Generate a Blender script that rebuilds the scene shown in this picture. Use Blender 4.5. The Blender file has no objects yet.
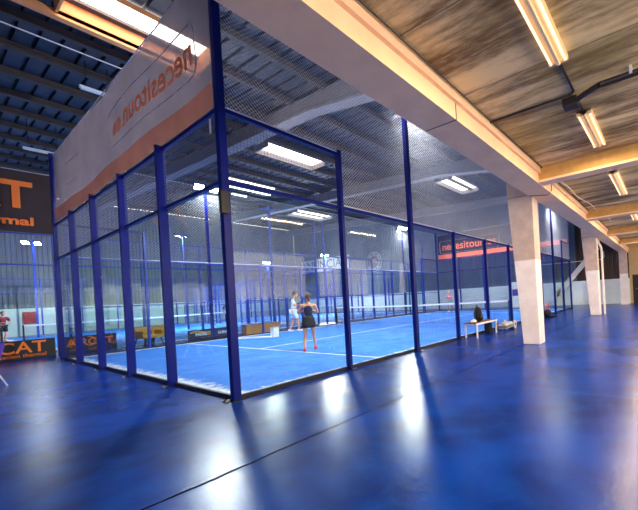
import bpy, bmesh, math, random
from math import sin, cos, pi, radians, sqrt
from mathutils import Vector, Matrix, Euler
random.seed(7)
SC = bpy.context.scene
COL = SC.collection

# ------------------------------------------------------------------ camera
# world: X along the court's long side, Y along its end wall, court corner nearest the camera at the origin
yaw, pitch, roll = .5779, -.0022, -.0562
fwd = Vector((cos(yaw)*cos(pitch), sin(yaw)*cos(pitch), sin(pitch)))
rgt = fwd.cross(Vector((0, 0, 1))).normalized(); upv = rgt.cross(fwd)
r2 = rgt*cos(roll)+upv*sin(roll); u2 = -rgt*sin(roll)+upv*cos(roll)
cd = bpy.data.cameras.new('camera'); cam = bpy.data.objects.new('camera', cd); COL.objects.link(cam)
M = Matrix((r2, u2, -fwd)).transposed().to_4x4(); M.translation = Vector((-2.3646, -5.0371, 1.2859))
cam.matrix_world = M
cd.sensor_fit = 'HORIZONTAL'; cd.sensor_width = 36.0
cd.lens = 343.549/638*36.0
cd.shift_x = (319-443.175)/638; cd.shift_y = (295.545-255)/638
cd.clip_end = 300; cd.clip_start = .05
SC.camera = cam

# ------------------------------------------------------------------ world, exposure
w = bpy.data.worlds.new('world'); SC.world = w; w.use_nodes = True
w.node_tree.nodes['Background'].inputs[0].default_value = (1.0, .86, .72, 1)
w.node_tree.nodes['Background'].inputs[1].default_value = 5.0
SC.view_settings.view_transform = 'Standard'; SC.view_settings.look = 'None'
SC.view_settings.exposure = 0.55; SC.view_settings.gamma = 1.0; SC.view_settings.use_curve_mapping = False
SC.cycles.transparent_max_bounces = 40
SC.cycles.max_bounces = 8
SC.cycles.sample_clamp_indirect = 6.0
COURT_W = 420.0      # court floodlight power
FAR_W = 2000.0
WALK_W = 70.0       # warm light of each walkway fitting
SKY_E = 9.0          # skylight brightness
TUBE_E = 1.0         # mezzanine tubes
HALL_TUBE_E = 7.0

# ------------------------------------------------------------------ materials
def srgb(r, g, b):
    f = lambda c: c/12.92 if c <= .04045 else ((c+.055)/1.055)**2.4
    return (f(r/255), f(g/255), f(b/255), 1)
def mat(name, col, rough=.5, metal=0., noise=0., nscale=8., bump=0., bscale=60., spec=.5, col2=None, coat=0.):
    m = bpy.data.materials.new(name); m.use_nodes = True
    nt = m.node_tree; b = nt.nodes['Principled BSDF']
    b.inputs['Roughness'].default_value = rough; b.inputs['Metallic'].default_value = metal
    b.inputs['Specular IOR Level'].default_value = spec
    b.inputs['Coat Weight'].default_value = coat
    c = srgb(*col)
    tc = nt.nodes.new('ShaderNodeTexCoord')
    nz = nt.nodes.new('ShaderNodeTexNoise'); nz.inputs['Scale'].default_value = nscale; nz.inputs['Detail'].default_value = 5
    nt.links.new(tc.outputs['Object'], nz.inputs['Vector'])
    cr = nt.nodes.new('ShaderNodeValToRGB')
    c2 = srgb(*col2) if col2 else tuple(max(0, x*(1-noise)) for x in c[:3])+(1,)
    cr.color_ramp.elements[0].position = .3; cr.color_ramp.elements[1].position = .7
    cr.color_ramp.elements[0].color = c2
    cr.color_ramp.elements[1].color = tuple(min(1, x*(1+noise*.5)) for x in c[:3])+(1,)
    nt.links.new(nz.outputs['Fac'], cr.inputs['Fac']); nt.links.new(cr.outputs['Color'], b.inputs['Base Color'])
    if bump:
        n2 = nt.nodes.new('ShaderNodeTexNoise'); n2.inputs['Scale'].default_value = bscale; n2.inputs['Detail'].default_value = 4
        nt.links.new(tc.outputs['Object'], n2.inputs['Vector'])
        bp = nt.nodes.new('ShaderNodeBump'); bp.inputs['Strength'].default_value = bump; bp.inputs['Distance'].default_value = .02
        nt.links.new(n2.outputs['Fac'], bp.inputs['Height']); nt.links.new(bp.outputs['Normal'], b.inputs['Normal'])
    return m
def emis(name, col, e):
    m = bpy.data.materials.new(name); m.use_nodes = True; nt = m.node_tree
    b = nt.nodes['Principled BSDF']; b.inputs['Base Color'].default_value = srgb(*col)
    b.inputs['Emission Color'].default_value = srgb(*col); b.inputs['Emission Strength'].default_value = e
    return m
def nd(nt, t, **kw):
    n = nt.nodes.new(t)
    for k, v in kw.items():
        if k.startswith('_'): setattr(n, k[1:], v)
        else: n.inputs[k.replace('__', ' ')].default_value = v
    return n
def mth(nt, op, a, b=None, c=None):
    n = nt.nodes.new('ShaderNodeMath'); n.operation = op
    for i, v in enumerate((a, b, c)):
        if v is None: continue
        if isinstance(v, (int, float)): n.inputs[i].default_value = v
        else: nt.links.new(v, n.inputs[i])
    return n.outputs[0]
def mixc(nt, fac, a, b):
    n = nt.nodes.new('ShaderNodeMix'); n.data_type = 'RGBA'
    for i, v in ((0, fac), (6, a), (7, b)):
        if isinstance(v, (int, float, tuple)): n.inputs[i].default_value = v
        else: nt.links.new(v, n.inputs[i])
    return n.outputs[2]
def smooth(nt, v, a, b):
    n = nt.nodes.new('ShaderNodeMapRange'); n.interpolation_type = 'SMOOTHSTEP'
    nt.links.new(v, n.inputs[0]); n.inputs[1].default_value = a; n.inputs[2].default_value = b
    return n.outputs[0]
def noise(nt, vec, scale, detail=4, rough=.55, stretch=None):
    if stretch:
        mp = nt.nodes.new('ShaderNodeMapping'); mp.inputs['Scale'].default_value = stretch
        nt.links.new(vec, mp.inputs['Vector']); vec = mp.outputs[0]
    n = nt.nodes.new('ShaderNodeTexNoise'); n.inputs['Scale'].default_value = scale
    n.inputs['Detail'].default_value = detail; n.inputs['Roughness'].default_value = rough
    nt.links.new(vec, n.inputs['Vector']); return n.outputs['Fac']
def base(name):
    m = bpy.data.materials.new(name); m.use_nodes = True; nt = m.node_tree
    b = nt.nodes['Principled BSDF']; tc = nt.nodes.new('ShaderNodeTexCoord')
    return m, nt, b, tc.outputs['Object']
def sep(nt, v):
    s = nt.nodes.new('ShaderNodeSeparateXYZ'); nt.links.new(v, s.inputs[0]); return s.outputs

def m_floor():
    m, nt, b, v = base('blue epoxy floor')
    x, y, z = sep(nt, v)
    n1 = smooth(nt, noise(nt, v, .9, 6), .38, .64); n2 = smooth(nt, noise(nt, v, 3.5, 4, .6), .3, .85)
    c = mixc(nt, n1, srgb(0, 36, 118), srgb(2, 58, 166))
    c = mixc(nt, mth(nt, 'MULTIPLY', n2, .5), c, srgb(10, 76, 176))
    # pale grit specks and paint chips
    sp = smooth(nt, noise(nt, v, 38, 3, .7), .70, .76)
    c = mixc(nt, mth(nt, 'MULTIPLY', sp, .4), c, srgb(120, 150, 200))
    # joints between the slabs, wobbling a little
    wob = mth(nt, 'MULTIPLY', mth(nt, 'SUBTRACT', noise(nt, v, 1.3, 6, .7), .5), .09)
    yy = mth(nt, 'ABSOLUTE', mth(nt, 'ADD', mth(nt, 'ADD', y, 2.12), wob))
    xx = mth(nt, 'ABSOLUTE', mth(nt, 'SUBTRACT', mth(nt, 'MODULO', mth(nt, 'ADD', mth(nt, 'ADD', x, 40.0), wob), 5.6), 2.8))
    g1 = mth(nt, 'SUBTRACT', 1.0, smooth(nt, yy, .006, .022)); g2 = mth(nt, 'SUBTRACT', 1.0, smooth(nt, xx, .002, .008))
    brk = smooth(nt, noise(nt, v, .9, 3), .42, .5)
    g = mth(nt, 'MAXIMUM', g1, mth(nt, 'MULTIPLY', g2, mth(nt, 'MULTIPLY', brk, .8)))
    c = mixc(nt, g, c, srgb(5, 12, 35))
    nt.links.new(c, b.inputs['Base Color'])
    r = mth(nt, 'ADD', .20, mth(nt, 'MULTIPLY', noise(nt, v, 2.2, 3, .6), .10))
    r = mth(nt, 'ADD', r, mth(nt, 'MULTIPLY', g, .6))
    nt.links.new(r, b.inputs['Roughness']); nt.links.new(mth(nt, 'MULTIPLY', mth(nt, 'SUBTRACT', 1.0, g), .17), b.inputs['Specular IOR Level'])
    bp = nt.nodes.new('ShaderNodeBump'); bp.inputs['Strength'].default_value = .17; bp.inputs['Distance'].default_value = .012
    h = mth(nt, 'ADD', noise(nt, v, 6, 3, .6), mth(nt, 'MULTIPLY', noise(nt, v, 34, 4, .7), .55))
    nt.links.new(h, bp.inputs['Height']); nt.links.new(bp.outputs[0], b.inputs['Normal'])
    return m
def m_turf():
    # object coordinates: court 20 x 10 with its origin at a corner; sand gathers along the edges
    m, nt, b, v = base('blue sanded turf')
    x, y, z = sep(nt, v)
    ex = mth(nt, 'MINIMUM', x, mth(nt, 'SUBTRACT', 20.0, x)); ey = mth(nt, 'MINIMUM', y, mth(nt, 'SUBTRACT', 10.0, y))
    e = mth(nt, 'MINIMUM', ex, ey)
    nz = noise(nt, v, 5.0, 6, .75)
    s = mth(nt, 'SUBTRACT', 1.0, smooth(nt, mth(nt, 'ADD', e, mth(nt, 'MULTIPLY', mth(nt, 'SUBTRACT', nz, .5), .9)), .12, .34))
    c = mixc(nt, smooth(nt, noise(nt, v, 1.4, 5, .7), .3, .75), srgb(16, 108, 218), srgb(48, 140, 236))
    # fine sand dusting far in
    c = mixc(nt, mth(nt, 'MULTIPLY', smooth(nt, noise(nt, v, 12, 5, .8), .5, .75), .25), c, srgb(190, 205, 235))
    c = mixc(nt, s, c, srgb(226, 228, 236))
    nt.links.new(c, b.inputs['Base Color']); b.inputs['Roughness'].default_value = .85
    bp = nt.nodes.new('ShaderNodeBump'); bp.inputs['Strength'].default_value = .5; bp.inputs['Distance'].default_value = .01
    nt.links.new(noise(nt, v, 120, 2), bp.inputs['Height']); nt.links.new(bp.outputs[0], b.inputs['Normal'])
    return m
def m_boards():
    # stained board-marked concrete soffit, boards and streaks running along Y
    m, nt, b, v = base('stained board concrete')
    x, y, z = sep(nt, v)
    st = noise(nt, v, 1.0, 8, .72, (2.6, .42, 1)); st2 = noise(nt, v, 1.0, 8, .8, (9, .8, 1)); bl = noise(nt, v, .55, 6, .6)
    c = mixc(nt, smooth(nt, st, .36, .62), srgb(122, 90, 46), srgb(250, 220, 156))
    c = mixc(nt, mth(nt, 'MULTIPLY', smooth(nt, st2, .5, .72), .6), c, srgb(250, 234, 192))
    c = mixc(nt, mth(nt, 'MULTIPLY', smooth(nt, bl, .45, .7), .55), c, srgb(176, 150, 70))
    fr = mth(nt, 'FRACT', mth(nt, 'DIVIDE', mth(nt, 'ADD', x, 50.0), .31))
    bd = mth(nt, 'FLOOR', mth(nt, 'DIVIDE', mth(nt, 'ADD', x, 50.0), .31))
    wn = nt.nodes.new('ShaderNodeTexWhiteNoise'); wn.noise_dimensions = '1D'; nt.links.new(bd, wn.inputs['W'])
    hv = nt.nodes.new('ShaderNodeHueSaturation'); nt.links.new(c, hv.inputs['Color'])
    nt.links.new(mth(nt, 'ADD', .86, mth(nt, 'MULTIPLY', wn.outputs['Value'], .28)), hv.inputs['Value'])
    c = hv.outputs[0]
    j = mth(nt, 'LESS_THAN', mth(nt, 'ABSOLUTE', mth(nt, 'SUBTRACT', mth(nt, 'MODULO', mth(nt, 'ADD', x, 50.0), 1.24), .62)), .008)
    c = mixc(nt, mth(nt, 'MULTIPLY', j, .6), c, srgb(38, 26, 16))
    sp = smooth(nt, noise(nt, v, 26, 3, .6), .70, .74)
    c = mixc(nt, mth(nt, 'MULTIPLY', sp, .6), c, srgb(230, 215, 180))
    nt.links.new(c, b.inputs['Base Color']); b.inputs['Roughness'].default_value = .85
    bp = nt.nodes.new('ShaderNodeBump'); bp.inputs['Strength'].default_value = .6; bp.inputs['Distance'].default_value = .02
    nt.links.new(mth(nt, 'ADD', st2, mth(nt, 'MULTIPLY', fr, .25)), bp.inputs['Height']); nt.links.new(bp.outputs[0], b.inputs['Normal'])
    return m
def m_column():
    # raw pinkish concrete above, white paint up to two metres
    m, nt, b, v = base('half painted concrete')
    x, y, z = sep(nt, v)
    n = noise(nt, v, 3, 6, .6)
    c = mixc(nt, smooth(nt, n, .3, .7), srgb(186, 164, 154), srgb(208, 186, 174))
    p = mixc(nt, smooth(nt, n, .3, .7), srgb(232, 222, 220), srgb(246, 238, 236))
    k = smooth(nt, mth(nt, 'ADD', z, mth(nt, 'MULTIPLY', n, .03)), 2.0, 2.02)
    c = mixc(nt, k, p, c)
    nt.links.new(c, b.inputs['Base Color']); b.inputs['Roughness'].default_value = .6
    bp = nt.nodes.new('ShaderNodeBump'); bp.inputs['Strength'].default_value = .15; bp.inputs['Distance'].default_value = .01
    nt.links.new(noise(nt, v, 30, 5), bp.inputs['Height']); nt.links.new(bp.outputs[0], b.inputs['Normal'])
    return m
def m_ribbed(name, c1, c2, axis, pitch_, rough=.5):
    m, nt, b, v = base(name)
    s = sep(nt, v); a = s[axis]
    n = noise(nt, v, 1.2, 6, .65, (1, 1, .3))
    c = mixc(nt, smooth(nt, n, .3, .75), srgb(*c1), srgb(*c2))
    nt.links.new(c, b.inputs['Base Color']); b.inputs['Roughness'].default_value = rough
    return m
def m_glass():
    m = bpy.data.materials.new('tempered glass'); m.use_nodes = True; nt = m.node_tree; nt.nodes.clear()
    o = nt.nodes.new('ShaderNodeOutputMaterial'); t = nt.nodes.new('ShaderNodeBsdfTransparent'); g = nt.nodes.new('ShaderNodeBsdfGlossy')
    t.inputs[0].default_value = (.93, .975, .965, 1); g.inputs['Roughness'].default_value = .03
    fc = nt.nodes.new('ShaderNodeLayerWeight'); fc.inputs[0].default_value = .5
    fr = mth(nt, 'ADD', .016, mth(nt, 'MULTIPLY', mth(nt, 'POWER', fc.outputs['Facing'], 5.0), .6))
    mx = nt.nodes.new('ShaderNodeMixShader'); nt.links.new(fr, mx.inputs[0]); nt.links.new(t.outputs[0], mx.inputs[1]); nt.links.new(g.outputs[0], mx.inputs[2])
    # thin pale film mixed in for a slight milky haze
    d = nt.nodes.new('ShaderNodeBsdfDiffuse'); d.inputs[0].default_value = (.75, .85, .95, 1)
    m2 = nt.nodes.new('ShaderNodeMixShader'); m2.inputs[0].default_value = .002
    nt.links.new(mx.outputs[0], m2.inputs[1]); nt.links.new(d.outputs[0], m2.inputs[2]); nt.links.new(m2.outputs[0], o.inputs[0])
    return m
def m_banner(name, col, alpha):
    # open-weave printed mesh cloth: part of the light passes straight through the weave
    m = bpy.data.materials.new(name); m.use_nodes = True; nt = m.node_tree; b = nt.nodes['Principled BSDF']; o = nt.nodes['Material Output']
    tc = nt.nodes.new('ShaderNodeTexCoord')
    n = noise(nt, tc.outputs['Object'], 1.6, 5, .6)
    c = mixc(nt, smooth(nt, n, .3, .7), tuple(x*.82 for x in srgb(*col)[:3])+(1,), srgb(*col))
    nt.links.new(c, b.inputs['Base Color']); b.inputs['Roughness'].default_value = .75
    tl = nt.nodes.new('ShaderNodeBsdfTranslucent'); nt.links.new(c, tl.inputs[0])
    m0 = nt.nodes.new('ShaderNodeMixShader'); m0.inputs[0].default_value = .45
    nt.links.new(b.outputs[0], m0.inputs[1]); nt.links.new(tl.outputs[0], m0.inputs[2])
    t = nt.nodes.new('ShaderNodeBsdfTransparent'); mx = nt.nodes.new('ShaderNodeMixShader'); mx.inputs[0].default_value = alpha
    nt.links.new(m0.outputs[0], mx.inputs[1]); nt.links.new(t.outputs[0], mx.inputs[2]); nt.links.new(mx.outputs[0], o.inputs[0])
    return m

MT = dict(
 floor=m_floor(), turf=m_turf(), boards=m_boards(), column=m_column(), glass=m_glass(),
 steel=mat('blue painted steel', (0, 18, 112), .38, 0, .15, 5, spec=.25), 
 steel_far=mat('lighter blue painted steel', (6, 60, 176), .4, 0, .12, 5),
 black=mat('black steel', (16, 17, 24), .4), bolt=mat('zinc bolt', (150, 150, 155), .35, .9),
 beam=mat('warm concrete beam', (255, 210, 166), .75, 0, .10, 3, .2, 40),
 crossbeam=mat('tan timber crossbeam', (206, 160, 92), .7, 0, .22, 4, .3, 30),
 rafter=mat('grey concrete rafter', (140, 132, 132), .8, 0, .14, 3, .2, 30),
 purlin=mat('brown grey purlin', (74, 64, 60), .8, 0, .25, 3),
 roof=m_ribbed('dark corrugated roof sheet', (44, 45, 52), (66, 66, 72), 0, .3, .7),
 wallwhite=mat('white painted masonry', (226, 236, 240), .8, 0, .06, 2, .25, 14),
 wallbeige=mat('beige plaster', (206, 176, 128), .85, 0, .1, 2, .2, 20),
 cladgrey=m_ribbed('grey corrugated cladding', (92, 102, 120), (112, 124, 138), 1, .25),
 clad_brownlit=m_ribbed('brown-lit corrugated cladding', (58, 42, 34), (84, 62, 50), 1, .25),  # same sheets as the grey; darker, browner lighting is put into the colour
 white=mat('white paint', (238, 240, 244), .5), line=mat('white court line', (236, 242, 250), .8),
 rope=mat('white rope', (220, 220, 225), .7), netcord=mat('pale netting cord', (205, 205, 210), .7),
 wire=mat('blue coated wire', (46, 84, 170), .45), wire_near=mat('dark coated wire', (70, 78, 110), .45),
 tennisnet=mat('black net cord', (22, 24, 34), .8),
 ban=m_banner('grey brown mesh banner', (160, 146, 152), .36), ban_dark=m_banner('dark mesh banner', (92, 76, 80), .05),
 orange=m_banner('orange print', (236, 172, 150), .30), orange_letter=m_banner('backlit orange lettering', (255, 176, 132), .1), orange_solid=mat('orange lettering', (255, 128, 42), .6),  # orange_letter lightened: light showing through the cloth is put into its colour
 orange_far=mat('orange strip', (250, 120, 80), .6),
 pinkline=m_banner('white print', (225, 220, 225), .15), pad=mat('black pad', (20, 20, 26), .55, 0, .2),
 padwhite=mat('white pad print', (225, 228, 235), .6), yellow=mat('ochre yellow', (206, 150, 30), .5, 0, .2),
 lamp=emis('floodlight lens', (245, 250, 255), 40), sky=emis('daylit skylight sheet', (255, 246, 236), SKY_E),
 skyfar=emis('daylit skylight sheet far', (255, 246, 232), SKY_E*.35),
 tube=emis('warm tube light', (255, 226, 180), TUBE_E), halltube=emis('hall tube light', (250, 250, 255), HALL_TUBE_E),
 wood=mat('skylight timber lining', (226, 150, 92), .7, 0, .15, 4), conduit=mat('dark conduit', (34, 26, 24), .5),
 fixture=mat('cream fixture', (255, 222, 164), .5), pipe=mat('white pipe', (232, 224, 216), .45),
 skin=mat('skin', (214, 150, 118), .5), hair=mat('brown hair', (82, 54, 42), .6), navy=mat('navy cloth', (10, 20, 62), .9),
 blackcloth=mat('black cloth', (18, 20, 32), .85), whitecloth=mat('white cloth', (236, 240, 244), .85),
 shoe_o=mat('coral shoe', (236, 84, 60), .5), shoe_w=mat('white shoe', (230, 230, 235), .5), maroon=mat('maroon cloth', (110, 28, 48), .8),
 redhair=mat('auburn hair', (66, 24, 20), .9), mint=mat('mint cloth', (140, 205, 180), .8), pink=mat('pink cloth', (232, 150, 150), .8),
 purple=mat('purple plastic', (96, 34, 160), .35), grey=mat('grey plastic', (120, 124, 134), .5), red=mat('red board', (190, 44, 52), .6, 0, .15, 6),
 benchwood=mat('brown bench slat', (120, 76, 60), .6), green=mat('grey green', (176, 192, 182), .5), dark=mat('dark door', (26, 24, 26), .6),
 silver=mat('silver grey', (196, 198, 206), .4), sandstone=mat('cream bench top', (222, 214, 196), .7),
)

# ------------------------------------------------------------------ mesh helpers
class MB:
    def __init__(s): s.v = []; s.f = []
    def add(s, vs, fs):
        o = len(s.v); s.v += [tuple(v) for v in vs]; s.f += [tuple(i+o for i in f) for f in fs]; return s
    def box(s, x0, x1, y0, y1, z0, z1):
        return s.add([(x0,y0,z0),(x1,y0,z0),(x1,y1,z0),(x0,y1,z0),(x0,y0,z1),(x1,y0,z1),(x1,y1,z1),(x0,y1,z1)],
                     [(0,3,2,1),(4,5,6,7),(0,1,5,4),(1,2,6,5),(2,3,7,6),(3,0,4,7)])
    def bar(s, a, b, w, h=None, n=4, up=(0,0,1)):
        a = Vector(a); b = Vector(b); h = h or w; d = (b-a)
        if d.length < 1e-6: return s
        d.normalize(); u = Vector(up)
        if abs(d.dot(u)) > .98: u = Vector((1, 0, 0))
        r = d.cross(u).normalized(); u = r.cross(d)
        if n == 4: off = [(-.5,-.5),(.5,-.5),(.5,.5),(-.5,.5)]
        else: off = [(.5*cos(2*pi*i/n), .5*sin(2*pi*i/n)) for i in range(n)]
        vs = [a+r*(p*w)+u*(q*h) for p, q in off]+[b+r*(p*w)+u*(q*h) for p, q in off]
        fs = [(i, (i+1) % n, (i+1) % n+n, i+n) for i in range(n)]+[tuple(reversed(range(n))), tuple(range(n, 2*n))]
        return s.add(vs, fs)
    def tube(s, pts, w, n=8):
        for a, b in zip(pts, pts[1:]): s.bar(a, b, w, n=n)
        return s
    def prism(s, poly, ax, a, b):
        # poly: 2d outline in the other two axes, extruded along axis ax from a to b
        def P(p, t):
            q = list(p); q.insert(ax, t); return tuple(q)
        n = len(poly)
        return s.add([P(p, a) for p in poly]+[P(p, b) for p in poly],
                     [(i, (i+1) % n, (i+1) % n+n, i+n) for i in range(n)]+[tuple(reversed(range(n))), tuple(range(n, 2*n))])
    def lathe(s, prof, c=(0,0,0), n=16, axis=2):
        vs = []; fs = []
        for k, (r, z) in enumerate(prof):
            for i in range(n):
                a = 2*pi*i/n; p = [r*cos(a), r*sin(a)]; p.insert(axis, z); vs.append((p[0]+c[0], p[1]+c[1], p[2]+c[2]))
        for k in range(len(prof)-1):
            for i in range(n): fs.append((k*n+i, k*n+(i+1) % n, (k+1)*n+(i+1) % n, (k+1)*n+i))
        fs.append(tuple(reversed(range(n)))); fs.append(tuple(range((len(prof)-1)*n, len(prof)*n)))
        return s.add(vs, fs)
    def ell(s, c, r, n=14, m=10, rot=None):
        vs = []; fs = []
        for j in range(1, m):
            t = pi*j/m
            for i in range(n):
                p = Vector((r[0]*sin(t)*cos(2*pi*i/n), r[1]*sin(t)*sin(2*pi*i/n), r[2]*cos(t)))
                vs.append(p)
        vs.append(Vector((0,0,r[2]))); vs.append(Vector((0,0,-r[2])))
        if rot: vs = [rot @ v for v in vs]
        vs = [v+Vector(c) for v in vs]
        for j in range(m-2):
            for i in range(n): fs.append((j*n+i, (j+1)*n+i, (j+1)*n+(i+1) % n, j*n+(i+1) % n))
        T = len(vs)-2; B = T+1
        for i in range(n):
            fs.append((T, i, (i+1) % n)); fs.append((B, (m-2)*n+(i+1) % n, (m-2)*n+i))
        return s.add(vs, fs)
    def build(s, name, m, parent=None, smooth_=False, bevel=0.):
        me = bpy.data.meshes.new(name); me.from_pydata(s.v, [], s.f)
        bm = bmesh.new(); bm.from_mesh(me); bmesh.ops.recalc_face_normals(bm, faces=bm.faces); bm.to_mesh(me); bm.free()
        if smooth_:
            for p in me.polygons: p.use_smooth = True
        o = bpy.data.objects.new(name, me); me.materials.append(MT[m] if isinstance(m, str) else m); COL.objects.link(o)
        if parent: o.parent = parent
        if bevel:
            b = o.modifiers.new('bevel', 'BEVEL'); b.width = bevel; b.segments = 2; b.limit_method = 'ANGLE'
        return o
def tag(o, label=None, cat=None, group=None, kind=None):
    for k, v in (('label', label), ('category', cat), ('group', group), ('kind', kind)):
        if v: o[k] = v
    return o
def thing(name, label, cat, loc=(0,0,0), rz=0., group=None):
    o = bpy.data.objects.new(name, None); COL.objects.link(o); o.empty_display_size = .1
    o.location = loc; o.rotation_euler = (0, 0, rz); return tag(o, label, cat, group)
def struct(o): o['kind'] = 'structure'; return o
def copy_tree(o, parent=None):
    c = o.copy(); COL.objects.link(c)
    if parent: c.parent = parent
    for ch in list(o.children): copy_tree(ch, c)
    return c
def text(name, s, size, m, parent, loc, rot, ext=.003, mirror=False, bold=0., sx=1.0, align='CENTER'):
    cu = bpy.data.curves.new(name, 'FONT'); cu.body = s; cu.size = size; cu.extrude = ext; cu.align_x = align; cu.align_y = 'CENTER'; cu.offset = bold
    t = bpy.data.objects.new(name+'_tmp', cu); COL.objects.link(t)
    dg = bpy.context.evaluated_depsgraph_get(); me = bpy.data.meshes.new_from_object(t.evaluated_get(dg)); bpy.data.objects.remove(t)
    for v in me.vertices:
        v.co.x *= sx*(-1 if mirror else 1)
    if mirror: me.flip_normals()
    me.materials.clear(); me.materials.append(MT[m])
    o = bpy.data.objects.new(name, me); COL.objects.link(o); o.location = loc; o.rotation_euler = rot
    if parent: o.parent = parent
    return o

# ------------------------------------------------------------------ structure
HX0, HX1, HY0, HY1 = -12.0, 24.0, -9.0, 34.3
b = MB(); b.box(HX0, HX1+.3, HY0, HY1+.3, -.15, 0); struct(b.build('floor', 'floor'))
def roof_z(y): return 8.85+.055*(y-5.5)
# corrugated roof: trapezoid ribs running along Y
def corrug_roof():
    b = MB(); prof = []; x = HX0
    while x < HX1:
        prof += [(x, 0), (x+.33, 0), (x+.345, .10), (x+.405, .10), (x+.42, 0)]; x += .42
    ys = [-2.95, 12.0, 24.0, 34.3]; vs = []; n = len(prof)
    for y in ys: vs += [(px, y, roof_z(y)+pz) for px, pz in prof]
    for y in ys: vs += [(px, y, roof_z(y)+pz+.02) for px, pz in prof]
    L = len(ys); fs = []
    for j in range(L-1):
        for i in range(n-1):
            fs.append((j*n+i, j*n+i+1, (j+1)*n+i+1, (j+1)*n+i)); o = L*n
            fs.append((o+j*n+i, o+(j+1)*n+i, o+(j+1)*n+i+1, o+j*n+i+1))
    b.add(vs, fs); return b
# skylight openings sit below the sheet as lit panels in timber linings
o = corrug_roof().build('ceiling', 'roof'); struct(o)
# end wall (x = 22): white masonry plinth and corrugated cladding above
b = MB(); b.box(HX1, HX1+.25, -2.95, HY1, 0, 1.72); struct(b.build('wall_right', 'wallwhite'))
def clad_x(x, y0, y1, z0, z1f, pitch=.25, dep=.04):
    b = MB(); y = y0
    while y < y1-.001:
        e = min(y+pitch, y1); m1 = y+pitch*.4; m2 = y+pitch*.5; m3 = y+pitch*.9
        poly = [(y, x), (m1, x), (m2, x+dep), (m3, x+dep), (e, x)]
        for (ya, xa), (yb, xb) in zip(poly, poly[1:]):
            za, zb = z1f(ya), z1f(yb)
            b.add([(xa,ya,z0),(xb,yb,z0),(xb,yb,zb),(xa,ya,za)], [(0,1,2,3)])
            b.add([(xa+.03,ya,z0),(xb+.03,yb,z0),(xb+.03,yb,zb),(xa+.03,ya,za)], [(3,2,1,0)])
        y = e
    return b
o = clad_x(HX1+.02, -2.95, .45, 1.72, roof_z).build('wall_right_cladding', 'clad_brownlit'); struct(o)
o = clad_x(HX1+.02, .45, HY1, 1.72, roof_z).build('wall_right_cladding', 'cladgrey'); struct(o)
b = MB(); b.box(HX1, HX1+.25, HY0, -2.95, 0, 4.2); struct(b.build('wall_right_plaster', 'wallbeige'))
# walkway side wall and the hall's left wall, both unseen, shutting out world light except at window gaps and open mouth
b = MB(); b.box(HX0, HX1, HY0-.25, HY0, 0, 1.5); b.box(HX0, HX1, HY0-.25, HY0, 3.5, 4.05)
for i in range(10): b.box(HX0+i*4-.3, HX0+i*4+.3 if i < 9 else HX1, HY0-.25, HY0, 1.5, 3.5)
struct(b.build('wall_front', 'wallbeige'))
for i in range(9):  # window frames and openings added out of view to light the walkway
    x0 = HX0+i*4+.3; wn_ = MB(); y_ = HY0-.12
    for a in ((x0, x0+.06, 1.5, 3.5), (x0+3.34, x0+3.4, 1.5, 3.5), (x0+.06, x0+3.34, 1.5, 1.56), (x0+.06, x0+3.34, 3.44, 3.5), (x0+1.67, x0+1.73, 1.56, 3.44)): wn_.box(a[0], a[1], y_-.03, y_+.03, a[2], a[3])
    struct(wn_.build('added_window_%d' % (i+1), 'white'))
b = MB(); b.box(HX0-.25, HX0, -2.95, HY1, 0, 9.6); struct(b.build('wall_left', 'cladgrey'))
b = MB(); b.box(HX0, HX1, -2.95, -2.75, 4.38, 8.5); struct(b.build('wall_front_upper', 'cladgrey'))
# far wall (y = 34)
b = MB(); b.box(HX0, HX1, HY1, HY1+.25, 0, 2.0); struct(b.build('wall_back', 'wallwhite'))
b = MB(); x = HX0
while x < HX1-.001:
    zt = roof_z(HY1); poly = [(x, HY1+.02), (x+.1, HY1+.02), (x+.13, HY1+.06), (x+.22, HY1+.06), (x+.25, HY1+.02)]
    for (xa, ya), (xb, yb) in zip(poly, poly[1:]):
        b.add([(xa,ya,2),(xb,yb,2),(xb,yb,zt),(xa,ya,zt)], [(0,1,2,3)])
    x += .25
struct(b.build('wall_back_cladding', 'cladgrey'))
# door in the plaster wall
d = MB().box(HX1-.05, HX1+.01, -4.05, -3.2, 0, 1.84).build('door_1', 'dark'); struct(d)
fr = MB(); fr.box(HX1-.07, HX1, -4.13, -4.05, 0, 1.92); fr.box(HX1-.07, HX1, -3.2, -3.12, 0, 1.92); fr.box(HX1-.07, HX1, -4.05, -3.2, 1.84, 1.92)
fr.build('door_frame', 'black', d)
MB().box(HX1-.1, HX1-.05, -3.36, -3.30, .95, 1.0).build('door_handle', 'bolt', d)
# mezzanine slab over the walkway
o = MB().box(HX0, HX1, HY0, -2.95, 3.76, 4.05).build('ceiling_mezzanine', 'boards'); struct(o)
# long edge beam with a ledge
t = thing('edge_beam', 'long warm cream concrete beam carrying the walkway ceiling above the columns', 'beam', (0, -2.47, 3.44))
MB().box(-8, HX1, -.48, 0, 0, .91).build('beam_body', 'beam', t)
MB().box(-8, HX1, -.53, -.48, .20, .32).build('ledge', 'beam', t)
MB().tube([(-8, -.56, .30), (HX1, -.56, .30)], .02, 6).build('conduit', 'conduit', t)
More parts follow.
